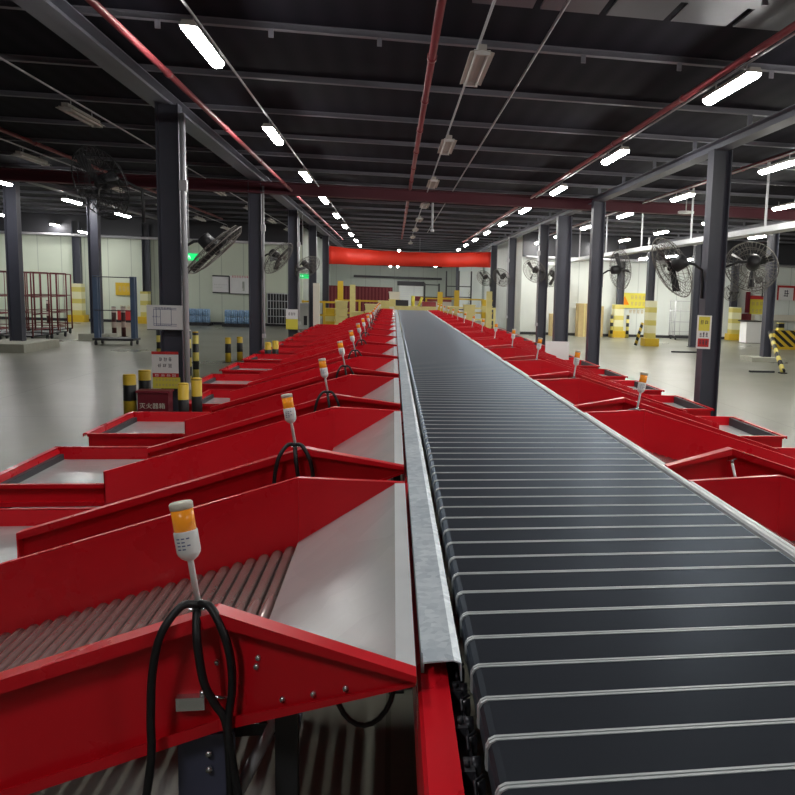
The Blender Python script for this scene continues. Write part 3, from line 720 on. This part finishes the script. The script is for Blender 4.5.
# signs on the notice column
pn = thing('paper_notice', (-3.2, 12.363, 1.21), 'white paper floor-plan sheet fixed round the nearest left column', 'notice')
MB().box(-.24, .24, 0, .008, 0, .345).obj('sheet', 'paper', pn)
b = MB(); yq = 0
for z in (.30, .28, .075, .05): b.box(-.15, .16, yq - .002, yq, z, z + .006)
for x in (-.15, -.115, -.06, .085): b.box(x, x + .006, yq - .002, yq, .06, .29)
strokes(b, -.13, .10, .285, .315, 6, yq, 0, 3); strokes(b, -.17, -.06, .17, .19, 4, yq, 0, 5); strokes(b, -.12, .08, .05, .07, 8, yq, 0, 6)
b.obj('print', 'blueink', pn)
MB().box(-.24, .24, .001, .012, -.012, 0).obj('backing_edge', 'dark', pn)
sg = thing('warning_sign', (-3.2, 12.362, .385), 'white, red and yellow warning sign low on the nearest left column', 'sign')
MB().box(-.19, .17, 0, .01, .20, .47).obj('white_panel', 'paper', sg)
MB().box(-.19, .17, -.002, .01, .47, .51).obj('red_edge', 'signred', sg)
b = MB(); strokes(b, -.10, .09, .37, .43, 3, 0, 0, 11); strokes(b, -.12, .09, .28, .34, 3, 0, 0, 12); b.obj('lettering', 'ink', sg)
MB().box(-.18, .17, -.002, .01, .14, .20).obj('red_strip', 'signred', sg)
b = MB(); strokes(b, -.16, .15, .15, .19, 4, -.002, 0, 13); b.obj('lettering', 'paper', sg)
MB().box(-.18, .19, 0, .01, -.02, .14).obj('yellow_panel', 'signyellow', sg)
b = MB(); strokes(b, -.15, .16, .085, .125, 7, 0, 0, 14); strokes(b, -.15, .16, .01, .05, 7, 0, 0, 15); b.obj('lettering', 'card', sg)
fb = thing('extinguisher_box', (-3.26, 12.02, 0), 'dark red fire extinguisher box standing before the notice column', 'extinguisher box')
b = MB(); b.box(-.2, .2, -.12, .12, 0, .36); b.obj('body', 'darkred', fb)
b = MB(); b.prism([(-.14, .36), (.14, .36), (.12, .385), (-.12, .385)], -.22, .22, axis='x'); b.obj('lid', 'darkred', fb)
text_mesh('lettering', '灭火器箱', .085, 'cap', fb, Matrix.Translation((-.01, -.122, .17)) @ Matrix.Rotation(PI / 2, 4, 'X'))
# third column signs
sc = thing('warning_sign', (-3.3, 28.1, 0), 'white over yellow sign on the third left column', 'sign')
MB().box(-.19, .19, -.02, 0, .78, 1.1).obj('white_panel', 'paper', sc); MB().box(-.19, .19, -.02, 0, .44, .78).obj('yellow_panel', 'signyellow', sc)
b = MB(); strokes(b, -.12, .12, .9, 1.0, 3, -.02, 0, 21); b.obj('lettering', 'ink', sc)
# sign on the first right column
sr = thing('column_sign', (4.80, 12.215, 0), 'yellow and red framed sign on the first right column', 'sign')
T = Matrix.Rotation(math.radians(-20), 4, 'Z')
b = MB(); b.box(-.11, .11, -.012, 0, 1.12, 1.64, T=T); b.obj('white_board', 'paper', sr)
b = MB(); b.box(-.085, .085, -.016, -.012, 1.40, 1.62, T=T); b.obj('yellow_panel', 'signyellow', sr)
b = MB(); b.box(-.085, .085, -.016, -.012, 1.15, 1.28, T=T); b.obj('red_panel', 'signred', sr)
b = MB(); strokes(b, -.07, .07, 1.5, 1.57, 2, -.016, 0, 31); strokes(b, -.07, .07, 1.3, 1.38, 3, -.012, 0, 32); strokes(b, -.07, .07, 1.18, 1.26, 3, -.016, 0, 33)
b.obj('lettering', 'ink', sr, T)
tag(MB().box(3.55, 4.12, 18.95, 19.0, .0, .78).obj('white_board', 'paper'), 'plain white board standing behind the right chutes by the columns', 'board')

# exit signs
for x, y, z, n in ((-4.62, 20.0, 2.46, 'beside the tilted fan on the notice column'), (-3.15, 30.0, 2.22, 'between the third and fourth left columns')):
    e = thing('exit_sign', (x, y, z), f'glowing green exit sign {n}', 'exit sign', 'exit signs')
    MB().box(-.2, .2, -.02, .02, -.08, .08).obj('sign_face', 'green', e)
    b = MB(); b.box(-.15, -.05, -.024, -.02, -.01, .01); b.prism([(-.18, 0), (-.13, .035), (-.13, -.035)], -.024, -.02); b.obj('arrow', 'exitmark', e)
    b = MB(); b.tube([(.0, -.022, .045), (.0, -.022, .05)], .014, 6)
    b.box(-.015, .02, -.024, -.02, -.01, .03); b.box(-.03, -.015, -.024, -.02, -.05, 0); b.box(.02, .035, -.024, -.02, -.045, 0)
    b.obj('running_figure', 'exitmark', e)
    MB().tube([(0, 0, .08), (0, 0, 4.5 - z)], .012, 6).obj('rod', 'conduit', e)

# ------------------------------------------------------------------ left aisle: cages, trolley, wall things
def roll_cage(x, y, w, d, h, label, m='redsteel', rz=0, group='red roll cages', bars=2):
    t = thing('roll_cage', (x, y, 0), label, 'roll cage', group, rz)
    for i, (sx, sy) in enumerate(((0, 0), (1, 0), (0, 1), (1, 1))):
        b = MB(); b.tube([((sx - .5) * w, (sy - .5) * d, .16), ((sx - .5) * w, (sy - .5) * d, h)], .022, 6); b.obj('post', m, t)
        b = MB(); b.tube([((sx - .5) * w * .9 - .02, (sy - .5) * d * .9, .07), ((sx - .5) * w * .9 + .02, (sy - .5) * d * .9, .07)], .07, 12); b.box((sx - .5) * w * .9 - .03, (sx - .5) * w * .9 + .03, (sy - .5) * d * .9 - .03, (sy - .5) * d * .9 + .03, .10, .17); b.obj('wheel', 'dark', t)
    for i, (p, q) in enumerate((((-w / 2, -d / 2), (-w / 2, d / 2)), ((w / 2, -d / 2), (w / 2, d / 2)), ((-w / 2, d / 2), (w / 2, d / 2)))):
        b = MB()
        for z in (.35, .8, 1.3, h): b.tube([(p[0], p[1], min(z, h)), (q[0], q[1], min(z, h))], .014, 6)
        for k in range(1, bars):
            f = k / bars; b.tube([(p[0] + (q[0] - p[0]) * f, p[1] + (q[1] - p[1]) * f, .18), (p[0] + (q[0] - p[0]) * f, p[1] + (q[1] - p[1]) * f, h)], .010, 5)
        b.obj('side_grid', m, t)
    b = MB(); b.box(-w / 2, w / 2, -d / 2, d / 2, .15, .19); b.obj('base', 'dark', t)
    return t
roll_cage(-10.75, 26.35, .95, 1.2, 2.02, 'dark red roll cage nearest the plinth column, front right of the group')
roll_cage(-10.85, 28.0, .95, 1.2, 2.02, 'dark red roll cage directly behind the front right cage')
roll_cage(-11.9, 26.4, .95, 1.2, 2.02, 'dark red roll cage left of the front cage beside the plinth column')
roll_cage(-12.0, 28.0, .95, 1.2, 2.0, 'dark red roll cage in the second row, left one')
roll_cage(-11.35, 29.8, .95, 1.2, 2.0, 'dark red roll cage at the back of the group toward the wall')
roll_cage(-13.1, 27.2, .95, 1.2, 2.0, 'dark red roll cage at the left frame edge')
t = thing('platform_trolley', (-7.93, 25.5, 0), 'blue grey tall framed trolley standing empty beside the column', 'trolley')
for x in (-.5, .5):
    b = MB(); b.box(x - .06, x + .06, -.16, -.06, .2, 1.98); b.box(x - .05, x + .05, .06, .12, .2, 1.98); b.obj('post', 'bluesteel', t)
b = MB(); b.box(-.55, .55, -.35, .35, .14, .2); b.obj('base', 'dark', t)
b = MB()
for z in (1.0, 1.95): b.tube([(-.5, -.26, z), (.5, -.26, z)], .014, 6)
b.obj('crossbar', 'dark', t)
for x in (-.48, .48):
    for yy in (-.28, .28): MB().tube([(x - .02, yy, .07), (x + .02, yy, .07)], .07, 12).obj('wheel', 'dark', t)
def guard(x, y, h, w, label, group='padded column guards', m='guard'):
    g = thing('column_guard', (x, y, 0), label, 'column guard', group)
    MB().box(-w / 2, w / 2, -.25, .2, .3, h).obj('padding', m, g); MB().box(-w / 2 - .12, w / 2 + .12, -.35, .2, 0, .3).obj('foot', 'yellow', g)
guard(-13.5, 38.55, 1.65, .42, 'pale yellow padded guard at a far wall column behind the cages')
guard(-10.75, 38.55, 1.4, .32, 'yellow padded guard at the wall column left of the notice')
guard(10.2, 36.7, 1.5, .45, 'pale yellow padded guard between two striped posts at far right wall')
guard(9.88, 30.8, 1.75, .34, 'tall yellow padded guard with a broad yellow foot, right aisle')
guard(15.9, 36.7, 1.55, .46, 'yellow padded guard on the wall column right of the first right column')
# wall notices
nb = thing('notice_board', (-7.1, 38.97, 0), 'wide pale notice board with red header on the far left wall', 'notice board')
MB().box(-.92, .85, -.03, 0, 1.42, 2.22).obj('board', 'paper', nb)
b = MB(); b.box(-.92, -.2, -.05, -.03, 2.16, 2.22); b.box(-.92, -.2, -.05, -.03, 1.42, 1.47); b.box(-.22, -.17, -.05, -.03, 1.4, 2.2); b.box(-.17, .85, -.04, -.03, 1.40, 1.43); b.obj('frame', 'dark', nb)
b = MB(); strokes(b, -.1, .85, 2.13, 2.24, 9, -.03, 0, 41); b.obj('header_lettering', 'signred', nb)
b = MB(); strokes(b, -.85, -.3, 1.78, 1.83, 8, -.03, 0, 42); strokes(b, -.85, -.5, 1.66, 1.7, 6, -.03, 0, 43); strokes(b, .35, .47, 1.5, 2.05, 1, -.03, 0, 44); strokes(b, .6, .85, 1.75, 1.8, 3, -.03, 0, 45); b.obj('lettering', 'greybox', nb)
gd = thing('iron_gate', (-5.2, 38.95, 0), 'black barred gate in the far left wall', 'gate')
b = MB(); b.box(-.46, .46, 0, .04, .1, 1.5); b.obj('dark_opening', 'dark', gd)
b = MB()
for k in range(8): x = -.44 + k * .126; b.tube([(x, -.03, .1), (x, -.03, 1.5)], .014, 5)
for z in (.12, .45, .8, 1.15, 1.48): b.tube([(-.45, -.03, z), (.45, -.03, z)], .016, 5)
b.obj('bars', 'lip', gd)
for k in range(2):
    cx, cy = ((-8.55, 38.2), (-6.75, 37.9))[k]
    p = thing('pallet', (cx, cy, 0), f'dark pallet under the {("left", "right")[k]} stack of blue water packs', 'pallet')
    b = MB()
    for yy in (-.45, 0, .45): b.box(-.6, .6, yy - .05, yy + .05, 0, .1)
    for x in (-.5, -.17, .17, .5): b.box(x - .1, x + .1, -.5, .5, .1, .13)
    b.obj('deck', 'dark', p)
    b = MB(); rnd = random.Random(k)
    for zi in range(2):
        for xi in range(4):
            q = thing('water_pack', (cx - .42 + xi * .28 + (.12 if zi else 0) - zi * .12, cy, .131 + zi * .3), f'shrink-wrapped blue water pack, {("lower", "upper")[zi]} layer of the {("left", "right")[k]} stack, {("leftmost", "second from left", "third from left", "rightmost")[xi]}', 'water pack', 'blue water packs at the far wall')
            b = MB()
            for a in range(3):
                for c in range(4):
                    b.tube([(-.085 + a * .085, -.14 + c * .09, .0), (-.085 + a * .085, -.14 + c * .09, .22), (-.085 + a * .085, -.14 + c * .09, .27), (-.085 + a * .085, -.14 + c * .09, .29)], .04, 8, radii=[.04, .04, .018, .018])
            b.obj('bottles', 'water', q)['kind'] = 'stuff'
cb = thing('electrical_cabinet', (-3.78, 36.6, 0), 'pale grey electrical cabinet behind the third left column', 'cabinet')
MB().box(-.35, .35, -.25, .25, .02, 1.05).obj('body', 'greybox', cb); MB().box(-.4, .4, -.3, .3, 1.05, 1.15).obj('top', 'conduit', cb); MB().box(.0, .14, -.26, -.25, .2, .6).obj('vent', 'dark', cb)
ws = thing('wall_sign', (-11.75, 38.96, 0), 'yellow and red sign boards on the far wall behind the trolley', 'sign')
MB().box(-.35, .35, -.03, 0, 1.2, 1.75).obj('yellow_board', 'yellow', ws); MB().box(-.3, .35, -.03, 0, .1, .55).obj('red_board', 'signred', ws)
b = MB(); strokes(b, -.25, .25, 1.35, 1.6, 3, -.03, 0, 51); strokes(b, -.2, .25, .6, .75, 3, -.03, 0, 52); b.obj('lettering', 'card', ws)

# ------------------------------------------------------------------ right aisle things
ys = thing('wall_sign', (11.15, 37.17, 0), 'large bright yellow warning sign on the far right wall', 'sign')
MB().box(-.85, .55, -.03, 0, 1.35, 2.05).obj('yellow_board', 'signyellow', ys)
MB().prism([(-.75, 1.5), (-.3, 1.5), (-.52, 1.9)], -.04, -.03).obj('orange_triangle', 'orange', ys)
b = MB(); strokes(b, -.25, .5, 1.75, 1.95, 4, -.03, 0, 61); strokes(b, -.25, .5, 1.45, 1.65, 4, -.03, 0, 62); strokes(b, -.3, .45, 1.1, 1.28, 4, -.004, 0, 63); b.obj('lettering', 'card', ys)
for k, x in enumerate((9.75, 10.35)):
    cd = thing('cardboard_carton', (x - 1.2, 36.6, 0), f'tall tan carton against the far right wall, {("left", "right")[k]} of the pair', 'carton', 'tan cartons')
    MB().box(-.28, .28, -.3, .3, 0, 1.5 - .1 * k).obj('box_body', 'card', cd); MB().box(-.03, .03, -.302, .302, .01, 1.501 - .1 * k).obj('tape', 'paleyellow', cd)
tag(MB().box(7.0, 7.6, 36.2, 36.8, 0, 1.0).obj('cardboard_carton', 'card'), 'short tan carton at the wall behind the third right column', 'carton', 'tan cartons')
for k, x in enumerate((9.83, 10.58)):
    bollard(x, 36.3, 1.05, .07, f'black and white banded post {("left", "right")[k]} of the padded wall guard', 'warnpost', 'posts at the far right wall', 'dark')
lp = thing('leaning_post', (9.3, 30.2, 0), 'dark striped post leaning on the tall yellow guard', 'post')
MB().tube([(-.15, 0, 0.05), (.12, .1, .9)], .06, 10).obj('post', 'hazard', lp)
roll_cage(13.35, 36.0, 1.5, .7, 1.75, 'pale grey wire cage against the far right wall', 'conduit', 0, 'grey cages', 3)
wb = thing('white_bin', (15.85, 34.6, 0), 'white bin with a dark lid by the far right wall', 'bin')
MB().box(-.42, .42, -.35, .35, .02, .95).obj('body', 'paper', wb); MB().box(-.52, .3, -.37, .37, .95, 1.0).obj('lid', 'dark', wb); MB().box(-.5, .5, -.3, .3, 0, .02).obj('foot', 'dark', wb)
ex = thing('red_cabinet', (17.3, 36.7, 0), 'narrow dark red cabinet beside the white bin', 'cabinet')
MB().box(-.25, .25, -.3, .3, 0, .9).obj('body', 'darkred', ex); MB().box(-.25, .25, -.3, .3, .9, 1.2).obj('top_unit', 'greybox', ex)
ps = thing('wall_sign', (17.3, 37.17, 0), 'red topped yellow poster on the far right wall', 'sign')
MB().box(-.5, .5, -.03, 0, 1.2, 1.95).obj('yellow_board', 'signyellow', ps); MB().box(-.5, .5, -.04, 0, 1.95, 2.12).obj('red_header', 'signred', ps); MB().box(-.7, -.5, -.1, 0, 1.3, 2.3).obj('dark_edge', 'darkred', ps)
b = MB(); strokes(b, -.4, .4, 1.65, 1.85, 4, -.03, 0, 71); strokes(b, -.4, .4, 1.3, 1.5, 4, -.03, 0, 72); b.obj('lettering', 'card', ps)
lt = thing('leaning_post', (10.2, 20.2, 0), 'black and yellow striped barrier arm leaning at the slate column', 'post')
MB().tube([(0, 0, .07), (1.36, 3.72, .92)], .07, 10).obj('arm', M['armband'], lt); MB().box(-.09, .09, -.09, .09, 0, .03).obj('foot', 'dark', lt)
tag(MB().box(9.35, 10.05, 20.35, 20.43, 0, .05).obj('floor_strip', 'dark'), 'dark low strip on the floor before the leaning striped arm', 'floor strip')
tag(MB().box(9.6, 10.9, 27.3, 27.38, 0, .05).obj('floor_strip', 'dark'), 'dark low strip on the floor behind the first right column', 'floor strip')
# yellow pallet truck and barrier at the right edge
fk = thing('striped_barrier', (15.5, 30.6, 0), 'yellow and black striped barrier at the right frame edge', 'barrier')
b = MB(); b.box(-.6, 2.2, -.2, .2, .1, .75); b.obj('body', 'hazard', fk); b = MB(); b.box(-.6, 2.2, -.25, .25, 0, .1); b.obj('foot', 'yellow', fk)
for x in (-.3, .8): MB().box(x - .12, x + .12, -.12, .12, .75, 1.05).obj('post', 'warnpost', fk)
rb = thing('wall_rail', (17.6, 37.12, 0), 'orange and white board strip on the far right wall', 'board')
MB().box(-1.2, 1.6, -.06, 0, .95, 1.25).obj('strip', 'cap', rb); MB().box(-1.2, -.7, -.07, 0, .95, 1.25).obj('orange_end', 'pipered', rb)
wn = thing('wall_sign', (18.62, 37.14, 0), 'white sign with red border high on the far right wall', 'sign')
MB().box(-.45, .45, -.03, 0, 1.95, 2.65).obj('white_board', 'paper', wn); b = MB(); b.box(-.45, .45, -.04, 0, 2.55, 2.65); b.box(-.45, -.38, -.04, 0, 1.95, 2.6); b.box(.38, .45, -.04, 0, 1.95, 2.6); b.obj('red_border', 'signred', wn)
b = MB(); strokes(b, -.2, .2, 2.1, 2.45, 1, -.03, 0, 81); b.obj('lettering', 'ink', wn)
tag(MB().box(11.85, 12.0, 36.99, 37.1, 0, 3.5).obj('down_pipe', 'conduit'), 'slim grey downpipe on the far right wall by the yellow sign', 'pipe')

# ------------------------------------------------------------------ banner and the recess at the end of the belt
b = MB(); n = 40; fr, bk = [], []
for k in range(n + 1):
    t = k / n; x = -3.22 + 8.15 * t; sag = 4 * t * (1 - t)
    zt = 3.88 + .04 * t - .16 * sag + .01 * math.sin(t * 37); zb = 2.99 + .14 * t - .02 * sag + .012 * math.sin(t * 23)
    yy = 42.35 + .04 * math.sin(t * 41) + .1 * sag
    fr.append(((x, yy, zt), (x, yy - .03, (zt + zb) / 2), (x, yy, zb), (x, yy + .012, zb), (x, yy - .018, (zt + zb) / 2), (x, yy + .012, zt)))
b.loft([list(r) for r in fr], 0, True); bn = thing('hanging_banner', (0, 0, 0), 'long plain red cloth banner strung across the belt between columns', 'banner')
b.obj('cloth', 'banner', bn)
b = MB(); b.tube([(-3.25, 42.4, 3.88), (.8, 42.5, 3.76), (4.95, 42.4, 3.93)], .012, 5)
for x in (-3.2, 1.3, 4.92): b.tube([(x, 42.42, 3.75), (x, 42.42, 4.45)], .01, 5)
b.obj('rope', 'conduit', bn)
rw = thing('red_container', (-2.05, 50, 0), 'dull red container wall in the far recess under the banner', 'container')
MB().box(-2.0, 2.0, 0, 1.5, .1, 1.95).obj('body', 'darkred', rw)
b = MB()
for k in range(20): x = -1.97 + k * .2; b.box(x, x + .1, -.04, 0, .12, 1.9)
b.obj('corrugation', 'pipered', rw); MB().box(-2.0, 2.0, 0, 1.5, 0, .1).obj('foot', 'dark', rw)
rs = thing('roller_shutter', (1.25, 55.9, 0), 'pale roller shutter beside the red container', 'shutter')
MB().box(-.9, .7, -.1, .08, 0, 2.1).obj('curtain', 'wallr', rs)
b = MB()
for k in range(14): b.box(-.9, .7, -.12, -.1, .1 + k * .14, .13 + k * .14)
b.obj('slats', 'lip', rs); MB().box(-1.0, .8, -.2, .08, 2.1, 2.4).obj('shutter_box', 'dark', rs)
for z, n in ((2.55, 'lower'), (3.35, 'upper')):
    tag(MB().box(-2.6, 3.2, 55.75, 56.0, z, z + .14).obj('wall_rail', 'dark'), f'dark horizontal rail on the recess back wall, {n} one', 'rail', 'rails in the recess')
wp = thing('white_partition', (4.85, 52.5, 0), 'tall white partition panel in the recess under the banner end', 'partition')
MB().box(-.75, .75, 0, .12, 0, 3.5).obj('panel', 'wallr', wp); MB().box(-.95, -.78, -.05, .12, 0, 3.5).obj('edge_post', 'slate', wp)
b = MB()
for k in range(4): b.ring((.0 - .05, -.01, 1.75 - k * .2), (0, 1, 0), .08, .02, 12, 4)
b.obj('wall_mark', 'greybox', wp)
# yellow equipment beyond the belt end
def frame_rail(x, y, w, h, label, m='yellow', rz=0):
    t = thing('safety_rail', (x, y, 0), label, 'safety rail', 'yellow safety rails beyond the belt', rz)
    for px in (-w / 2, 0, w / 2): MB().box(px - .05, px + .05, -.05, .05, 0, h).obj('post', m, t)
    b = MB()
    for z in (h * .5, h - .05): b.box(-w / 2, w / 2, -.03, .03, z - .04, z + .04)
    b.obj('rail', m, t)
frame_rail(-3.0, 37.2, 1.8, 1.25, 'yellow safety rail left of the belt end, nearer one')
frame_rail(-1.6, 40.5, 2.2, 1.3, 'yellow safety rail left of the belt end, farther one')
frame_rail(3.6, 38.4, 2.2, 1.15, 'yellow safety rail right of the belt end, nearer one', 'paleyellow')
frame_rail(3.2, 43.5, 3.0, 1.5, 'yellow safety rail right of the belt end, farther one')
for j, (x, y, h, m, n) in enumerate(((-3.05, 34.1, 2.0, 'cap', 'pinkish pale tall post beside the fifth left column'), (-2.35, 38.0, 2.15, 'yellow', 'tall yellow post left of the belt end'), (-1.85, 38.8, 2.0, 'paleyellow', 'pale yellow post left of the belt end'),
                                     (4.15, 36.0, 1.9, 'paleyellow', 'pale yellow post right of the belt end'), (2.2, 39.5, 1.8, 'yellow', 'yellow post straight behind the belt end'), (3.1, 41.0, 1.9, 'yellow', 'yellow post right of the loading machine'))):
    t = thing('guard_post', (x, y, 0), n, 'post', 'posts beyond the belt end')
    MB().box(-.12, .12, -.12, .12, .02, h).obj('post', m, t); MB().box(-.18, .18, -.18, .18, 0, .02).obj('foot', 'dark', t)
lm = thing('loading_machine', (.95, 36.2, 0), 'yellow loading machine standing at the far end of the belt', 'machine')
MB().box(-.9, .9, 0, 1.6, .1, 1.15).obj('body', 'paleyellow', lm); MB().box(-.95, .95, -.05, 1.65, 0, .1).obj('foot', 'dark', lm)
b = MB(); b.tube([(-.1, .3, 1.15), (-.1, .3, 1.6)], .08, 10); b.tube([(.15, .3, 1.15), (.3, .3, 1.55)], .06, 10); b.obj('feeder_arm', 'signyellow', lm); MB().box(-.85, -.3, .1, .7, 1.15, 1.4).obj('control_box', 'dark', lm)
b = MB(); b.box(.3, .9, .2, .9, 1.15, 1.35); b.obj('orange_cover', 'pipered', lm)
ob = thing('orange_machine', (2.6, 46.0, 0), 'orange and white machine in the recess right of the loader', 'machine')
MB().box(-1.4, .6, 0, 1, .0, 1.25).obj('body', 'cap', ob); MB().box(-1.4, .6, -.02, 1, 1.25, 1.5).obj('top_band', 'pipered', ob)
crates = ((-2.9, 39.0, .9, 'yellow'), (-2.2, 36.4, 1.3, 'paleyellow'), (-1.55, 36.6, .85, 'card'), (-.95, 36.3, 1.2, 'paleyellow'), (-.4, 36.8, 1.35, 'yellow'), (.05, 38.9, 1.75, 'cap'),
          (2.6, 36.5, 1.2, 'card'), (3.3, 36.2, 1.3, 'paleyellow'), (4.45, 39.6, 1.5, 'yellow'))
for k, (x, y, h, m) in enumerate(crates):
    t = thing('tote_crate', (x, y, 0), f'yellowish crate stack beyond the belt end, {ORD[k].replace("nearest", "first")} from the left', 'crate', 'crate stacks beyond the belt end')
    n = int(h / .3)
    for j in range(n):
        b = MB(); z = j * h / n; d = .25
        b.loft([[(-d * f, -d * f, zz), (d * f, -d * f, zz), (d * f, d * f, zz), (-d * f, d * f, zz)] for f, zz in ((.9, z), (1, z + h / n - .05), (1.08, z + h / n - .045), (1.08, z + h / n - .005))]); b.obj('crate', m if j % 2 == 0 else 'paleyellow', t)
for k, (x, y) in enumerate(((1.85, 40.6), (4.0, 46.8), (3.4, 48.5))):
    t = thing('dark_rack', (x, y, 0), f'dark steel rack in the recess, {("left", "middle", "right")[k]} one', 'rack', 'dark racks in the recess')
    for px in (-.35, .35): MB().box(px - .04, px + .04, -.04, .04, 0, 3.0 if k else 2.2).obj('post', 'dark', t)
    b = MB()
    for z in (.8, 1.5, 2.1): b.box(-.35, .35, -.25, .25, z, z + .05)
    b.obj('shelf', 'dark', t)

# ------------------------------------------------------------------ world and view
w = bpy.data.worlds.new('world'); bpy.context.scene.world = w; w.use_nodes = True
w.node_tree.nodes['Background'].inputs[0].default_value = (.02, .02, .022, 1); w.node_tree.nodes['Background'].inputs[1].default_value = .2
sc_ = bpy.context.scene
sc_.view_settings.view_transform = 'Standard'; sc_.view_settings.look = 'None'; sc_.view_settings.gamma = 1; sc_.view_settings.use_curve_mapping = False
sc_.view_settings.exposure = 1.75
sc_.cycles.use_denoising = True; sc_.cycles.max_bounces = 6; sc_.cycles.sample_clamp_indirect = 6
